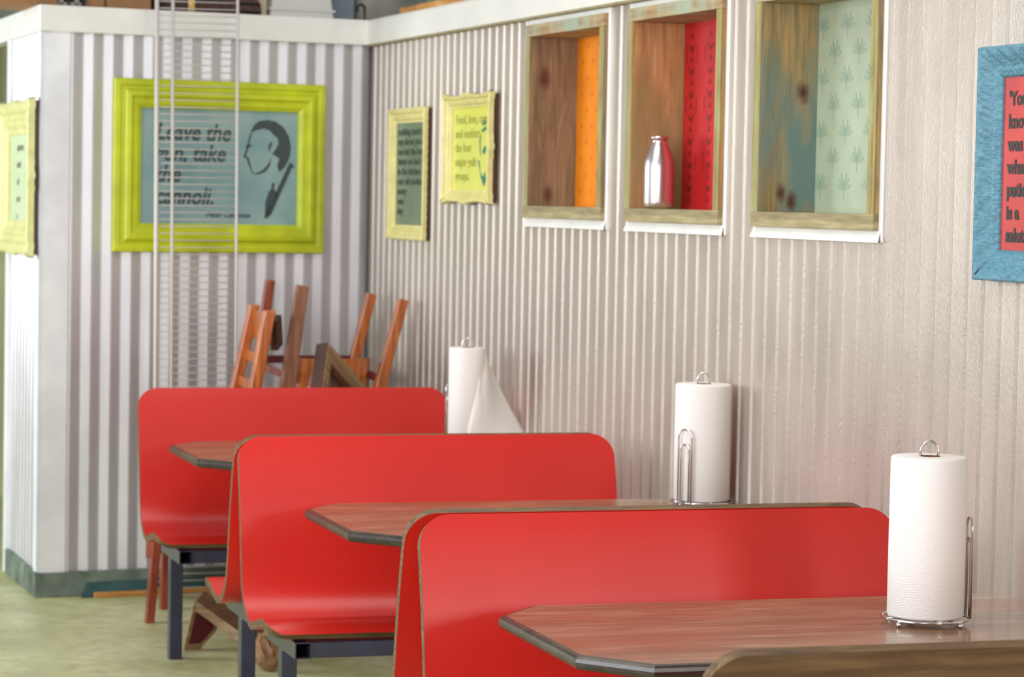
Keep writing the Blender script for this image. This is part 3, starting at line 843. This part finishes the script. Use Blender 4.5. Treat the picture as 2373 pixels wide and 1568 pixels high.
# ------------------------------------------------------------------ stacked chairs in the corner
c1 = empty('wooden_chair', TL(-0.95, 10.2, 0))
tag(c1, 'orange wooden ladder back chair standing upright, its back above the rearmost red bench', 'chair')
def wpt(root, p): return root.matrix_world.inverted() @ Vector(p)
def part_beam(root, name, p, q, w, h, mat, upv=(0,0,1), taper=1.0, bev=0.004):
    mb = MB(); mb.beam(wpt(root, p), wpt(root, q), w, h, 0, upv, taper); return mb.build(name, mat, root, bevel=bev)
bpy.context.view_layer.update()
def post(root, pts, w, h, mat, name='back_post'):
    mb = MB(); P = [wpt(root, p) for p in pts]; vs = []
    for i, p in enumerate(P):
        for a, b_ in ((-1,-1),(1,-1),(1,1),(-1,1)): vs.append((p.x + a*w/2, p.y + b_*h/2, p.z))
    fs = [(i*4+j, i*4+(j+1)%4, (i+1)*4+(j+1)%4, (i+1)*4+j) for i in range(len(P)-1) for j in range(4)]
    fs += [(3,2,1,0), tuple((len(P)-1)*4 + j for j in range(4))]
    mb.add(vs, fs); return mb.build(name, mat, root, bevel=.005)
post(c1, [(-.70, 10.06, 0), (-.745, 10.06, .46), (-.662, 10.06, .83), (-.612, 10.06, 1.13), (-.603, 10.06, 1.172)], .044, .05, m_chair_o)
post(c1, [(-.645, 10.40, 0), (-.71, 10.40, .46), (-.672, 10.40, .80), (-.602, 10.40, 1.13), (-.592, 10.40, 1.180)], .040, .05, m_chair_o)
for z, hgt, x, nm in ((1.105, .11, -.600, 'top_rail'), (.985, .04, -.628, 'slat'), (.885, .04, -.655, 'slat')):
    part_beam(c1, nm, (x, 10.07, z), (x + .012, 10.40, z), .020, hgt, m_chair_o)
part_beam(c1, 'rail_block', (-.580, 10.09, 1.075), (-.545, 10.16, 1.095), .030, .12, m_dkbrown)
mb = MB(); mb.box((-.075, -.17, .445), (.26, .22, .48), bev=.010); mb.build('seat', m_chair_r, c1)
post(c1, [(-1.044, 10.06, 0), (-1.01, 10.06, .45)], .034, .04, m_chair_r, 'leg'); post(c1, [(-.935, 10.38, 0), (-.925, 10.38, .45)], .034, .04, m_chair_r, 'leg')
part_beam(c1, 'stretcher', (-1.045, 10.07, .27), (-.93, 10.37, .27), .03, .06, m_chair_r)
part_beam(c1, 'seat_apron', (-1.02, 10.06, .425), (-.74, 10.06, .425), .022, .05, m_chair_r)

c2 = empty('wooden_chair', TL(-0.30, 10.35, 0.0)); bpy.context.view_layer.update()
tag(c2, 'wooden chair turned upside down in the corner, four legs pointing up', 'chair')
part_beam(c2, 'leg', (-.520, 10.2, .72), (-.446, 10.2, 1.262), .062, .045, m_chair_b, (0,1,0), .74)
part_beam(c2, 'leg', (-.560, 10.6, .72), (-.487, 10.6, 1.270), .046, .04, m_chair_r, (0,1,0), .8)
part_beam(c2, 'leg', (-.180, 10.2, .70), (-.046, 10.2, 1.212), .042, .05, m_chair_o, (0,1,0), .9)
part_beam(c2, 'leg', (-.205, 10.6, .70), (-.072, 10.6, 1.218), .042, .05, m_chair_o, (0,1,0), .9)
part_beam(c2, 'stretcher', (-.535, 10.6, .955), (-.14, 10.6, .955), .02, .030, m_maroon)
part_beam(c2, 'stretcher', (-.50, 10.22, .915), (-.53, 10.58, .935), .02, .028, m_chair_r)
part_beam(c2, 'stretcher', (-.14, 10.22, .905), (-.15, 10.58, .925), .02, .030, m_maroon)
mb = MB(); mb.box((-.27, -.19, .66), (.16, .29, .72), bev=.012); mb.build('seat', m_chair_r, c2)
for x in (-.22, .12):
    mb = MB(); mb.box((x - .02, .25, 0.0), (x + .02, .29, .68), bev=.004); mb.build('back_post', m_chair_r, c2)
mb = MB(); mb.box((-.22, .26, .10), (.12, .28, .20), bev=.003); mb.build('top_rail', m_chair_r, c2)
# curved orange seat panel leaning between the legs
mb = MB(); vs = []; n = 14
for i in range(n + 1):
    u = i / n; x = -.163 + .326 * u; y = -.055 * (1 - (2*u - 1)**2) 
    for zz in (0.0, .255): vs.append((x + (0.012 if zz == 0 else 0) * (2*u-1) * -1, y, zz))
mb.add(vs, [(2*i, 2*i+2, 2*i+3, 2*i+1) for i in range(n)], 0, True)
o = mb.build('chair_back_panel', m_chair_o, matrix=TL(-.302, 10.33, .7205), fix=False); so = o.modifiers.new('ply', 'SOLIDIFY'); so.thickness = .012
tag(o, 'curved orange plywood chair back standing between the upturned chair legs', 'chair part')
# picture frame stood on one corner
A = Vector((-.457, 9.90, 1.054)); e1 = Vector((-.226, -.50, -.834)).normalized(); e2 = Vector((.587, .614, -.528)); e2 = (e2 - e1*e2.dot(e1)).normalized()
nn = e1.cross(e2).normalized()
if nn.y > 0: nn = -nn
L1, L2 = 0.84, 0.47
Mf = Matrix(((e2.x, -nn.x, -e1.x, 0), (e2.y, -nn.y, -e1.y, 0), (e2.z, -nn.z, -e1.z, 0), (0, 0, 0, 1)))
O_ = A + e1 * L1
Mf = Matrix.Translation(O_) @ Mf
pf = empty('picture_frame', Mf); tag(pf, 'tan and dark brown empty looking frame tipped on its corner behind the rearmost red bench', 'picture')
mb = MB(); frame_mesh(mb, L2, L1, [(0, 0), (0, .05)], mat=1); frame_mesh(mb, L2, L1, [(0, .05), (.004, .052), (.052, .046), (.058, .04), (.058, .005)]); mb.build('moulding', [m_tan, m_dkbrown], pf)
mb = MB(); mb.box((.05, -.014, .05), (L2 - .05, -.004, L1 - .05)); mb.build('print', m_glass_dark, pf)

# small folded stand and paper under the benches
st = empty('folding_stand', TL(-.95, 9.45, 0)); bpy.context.view_layer.update()
tag(st, 'low brown wooden stand with maroon underside lying under the rearmost bench', 'stand')
def slab(root, name, quad, thick, mats, inner=None):
    P = [wpt(root, p) for p in quad]; n = (P[1]-P[0]).cross(P[3]-P[0]).normalized() * thick
    mb = MB(); mb.add(P + [p + n for p in P], [(0,1,2,3),(7,6,5,4),(0,4,5,1),(1,5,6,2),(2,6,7,3),(3,7,4,0)], 0)
    if inner is not None:
        c = sum(P, Vector()) / 4; Q = [c + (p - c)*inner for p in P]
        for sgn in (-1, 1):
            off = n * (-.02 if sgn < 0 else 1.02)
            mb.add([q + off for q in Q], [(0,1,2,3)], 1)
    return mb.build(name, mats, root)
pp = [(-.990, .170), (-1.030, .0), (-.968, .0), (-.905, .062), (-.900, .106), (-.952, .158)]
mb = MB(); inn = []
cx_ = sum(p[0] for p in pp)/6; cz_ = sum(p[1] for p in pp)/6
P3 = [wpt(st, (x, 9.43 + (x + .99)*.3, z)) for x, z in pp]; n6 = Vector((0, .014, 0))
mb.add(P3 + [p + n6 for p in P3], [tuple(range(6)), tuple(range(11, 5, -1))] + [(k, (k+1) % 6, 6 + (k+1) % 6, 6 + k) for k in range(6)], 0)
c3 = sum(P3, Vector()) / 6
mb.add([c3 + (p - c3)*.74 + Vector((0, -.0012, 0)) for p in P3], [tuple(range(6))], 1)
mb.build('side_panel', [m_tan, m_maroon], st)
slab(st, 'top_panel', [(-.985, 9.43, .172), (-.900, 9.72, .165), (-.66, 9.60, .012), (-.755, 9.30, .008)], .030, [m_tan, m_maroon])
# crumpled brown bag
def crumple(name, label, cat, loc, sx, sy, sz, mat, seed):
    random.seed(seed); bm = bmesh.new(); bmesh.ops.create_icosphere(bm, subdivisions=3, radius=1)
    for v in bm.verts:
        f = 1 + random.uniform(-.16, .16); v.co = Vector((v.co.x*sx*f, v.co.y*sy*f, max(0, (v.co.z*.5 + .5) * sz * f)))
        if v.co.z < 0.02 * sz: v.co.z = 0
    bm.verts.index_update(); mb = MB(); mb.add([v.co[:] for v in bm.verts], [[v.index for v in f.verts] for f in bm.faces])
    bm.free(); return tag(mb.build(name, mat, matrix=TL(*loc)), label, cat)
crumple('paper_bag', 'crumpled brown paper bag on the floor under the middle benches', 'bag', (-.822, 8.96, 0), .050, .05, .135, m_bag, 3)
mb = MB(); mb.tube([(0, 0, .003), (.03, -.14, .003)], .0028, 8)
tag(mb.build('drinking_straw', m_white_wire, matrix=TL(-.769, 9.745, 0)), 'thin white straw lying on the floor beside the low brown stand', 'straw')
# long board by the baseboard
lb = empty('painted_board', FB @ Matrix.Translation((.155, -.07, 0))); tag(lb, 'dark teal board with a raw orange edge lying along the back baseboard', 'board')
mb = MB(); mb.add([(0, 0, 0), (.95, 0, 0), (.95, .045, 0), (.035, .045, 0), (0, 0, .010), (.95, 0, .010), (.95, .045, .056), (.035, .045, .056)],
                  [(3,2,1,0),(4,5,6,7),(0,1,5,4),(1,2,6,5),(2,3,7,6),(3,0,4,7)]); mb.build('panel', m_tealboard, lb)
mb = MB(); mb.box((.05, -.012, 0), (.95, -.0005, .021), bev=.002); mb.build('edge_strip', m_w_ledge, lb)

# ------------------------------------------------------------------ things on top of the low wall
ZT = ZB1 + .0005
def on_back(x, y): return FB @ Matrix.Translation((x, y, ZT))
mb = MB(); mb.box((-.02, .04, 0), (.085, .40, .30), bev=.004); mb.box((-.30, .04, 0), (-.02, .40, .30), bev=.004)
mb.box((-.16, .039, .04), (-.06, .0395, .11), 1); mb.box((-.28, .039, .12), (-.21, .0395, .22), 1)
tag(mb.build('cardboard_box', [m_card, m_cardk], matrix=on_back(-.02, 0)), 'brown cardboard box on top of the wall at the outer corner', 'box')
mb = MB(); mb.box((0, .08, 0), (.27, .36, .22), bev=.004); mb.box((.075, .0795, .0), (.085, .0798, .22), 1)
tag(mb.build('cardboard_box', [m_card, m_cardk], matrix=on_back(.19, 0)), 'second brown cardboard box on the wall top, just left of the wire shelf', 'box')
mb = MB()
for i, x in enumerate((0, .030, .064, .09)): mb.box((x, .05, 0), (x + .018, .20, .09), 1 if i % 2 else 0)
mb.box((-.005, .05, .0), (.11, .20, .018), 0)
tag(mb.build('slatted_tray', [m_greyv, m_iron], matrix=on_back(.073, 0)), 'small grey slatted tray between the two cardboard boxes', 'tray')
# dark wicker tray with rounded end
tr = empty('wicker_basket', on_back(.515, .03)); tag(tr, 'low dark brown basket with a rounded end on the wall top', 'basket')
mb = MB(); pts = []
for i in range(13):
    a = pi/2 * i/12; pts.append((.345 + .05*sin(a), .022 + .052*cos(a)))
outline = [(0, 0), (.0, .074)] + pts + [(.395, 0)]
n = len(outline); vs = [(p[0], 0.0, p[1]) for p in outline] + [(p[0], .25, p[1]) for p in outline]
mb.add(vs, [tuple(range(n)), tuple(range(2*n-1, n-1, -1))] + [(i, (i+1) % n, n + (i+1) % n, n + i) for i in range(n)]); mb.build('body', m_brownv, tr)
mb = MB(); mb.tube([(0, -.004, .014), (.39, -.004, .012)], .004); mb.tube([(0, -.004, .045), (.39, -.004, .045)], .004); mb.build('band', m_iron, tr)
mb = MB(); mb.lathe([(.001, 0), (.014, 0), (.014, .048), (.009, .056), (.009, .066), (.001, .066)], 20)
tag(mb.build('yellow_bottle', m_yellow, matrix=on_back(.603, .0)), 'small yellow bottle standing before the dark basket on the wall top', 'bottle')
# white bins
cb = empty('plastic_bin', on_back(1.00, .08)); tag(cb, 'white tapered plastic bin with a ribbed rim on the wall top', 'bin')
mb = MB(); v = [(-.035, 0, 0), (.245, 0, 0), (.245, .22, 0), (-.035, .22, 0), (-.012, .01, .12), (.232, .01, .12), (.232, .21, .12), (-.012, .21, .12)]
mb.add(v, [(3,2,1,0),(4,5,6,7),(0,1,5,4),(1,2,6,5),(2,3,7,6),(3,0,4,7)]); mb.build('body', m_plastic, cb, bevel=.004)
mb = MB(); mb.box((-.04, -.008, .030), (.25, .225, .040), bev=.003); mb.build('rim', m_plastic, cb)
mb = MB(); mb.box((0, 0, 0), (.034, .2, .11), bev=.006)
tag(mb.build('cream_box', plain('cream_card', (204, 190, 164), 0.7), matrix=on_back(.922, .09)), 'small cream box between the dark basket and the white bin', 'box')
# big grey crock with a black hook in front
mb = MB(); mb.lathe([(.001, 0), (.105, 0), (.118, .01), (.120, .12), (.120, .30), (.112, .302), (.112, .02), (.001, .012)], 48)
tag(mb.build('grey_crock', m_greyv, matrix=TL(0.075, 11.24, ZT)), 'large grey ceramic crock above the wall corner', 'crock')
hk = MB(); pts = [(0, 0, 0)] + [(.0, 0, .02), (.0, 0, .035)] + [(-.016 + .016*cos(t*.4), 0, .050 + .016*sin(t*.4)) for t in range(0, 11)]
hk.tube([(p[0], p[1], p[2]) for p in pts], [.004]*2 + [.0055]*(len(pts)-2), 8)
tag(hk.build('iron_hook', m_iron, matrix=TL(-.024, 10.985, ZT)), 'black curled iron hook standing before the grey crock', 'hook')
mb = MB(); mb.box((0, 0, 0), (.115, .10, .16), bev=.004)
tag(mb.build('grey_box', m_bluegrey, matrix=on_back(1.256, .17)), 'blue grey box beside the grey crock on the wall top', 'box')
mb = MB(); mb.box((0, 0, 0), (3.2, .09, .036), bev=.002); 
tag(mb.build('lumber_plank', m_w_ledge, matrix=FR @ Matrix.Translation((.30, .03, ZT))), 'orange brown lumber plank lying on top of the right wall', 'plank')
mb = MB(); mb.box((0, 0, 0), (2.8, .02, .22), bev=.002)
tag(mb.build('metal_sheet', m_bluegrey, matrix=FR @ Matrix.Translation((.48, .15, ZT))), 'blue grey sheet standing behind the orange plank', 'sheet')
mb = MB(); mb.box((0, 0, 0), (.04, .12, .26), bev=.003)
tag(mb.build('green_block', m_greenfar, matrix=FR @ Matrix.Translation((.34, .13, ZT))), 'narrow green block between the crock and the blue grey sheet', 'block')
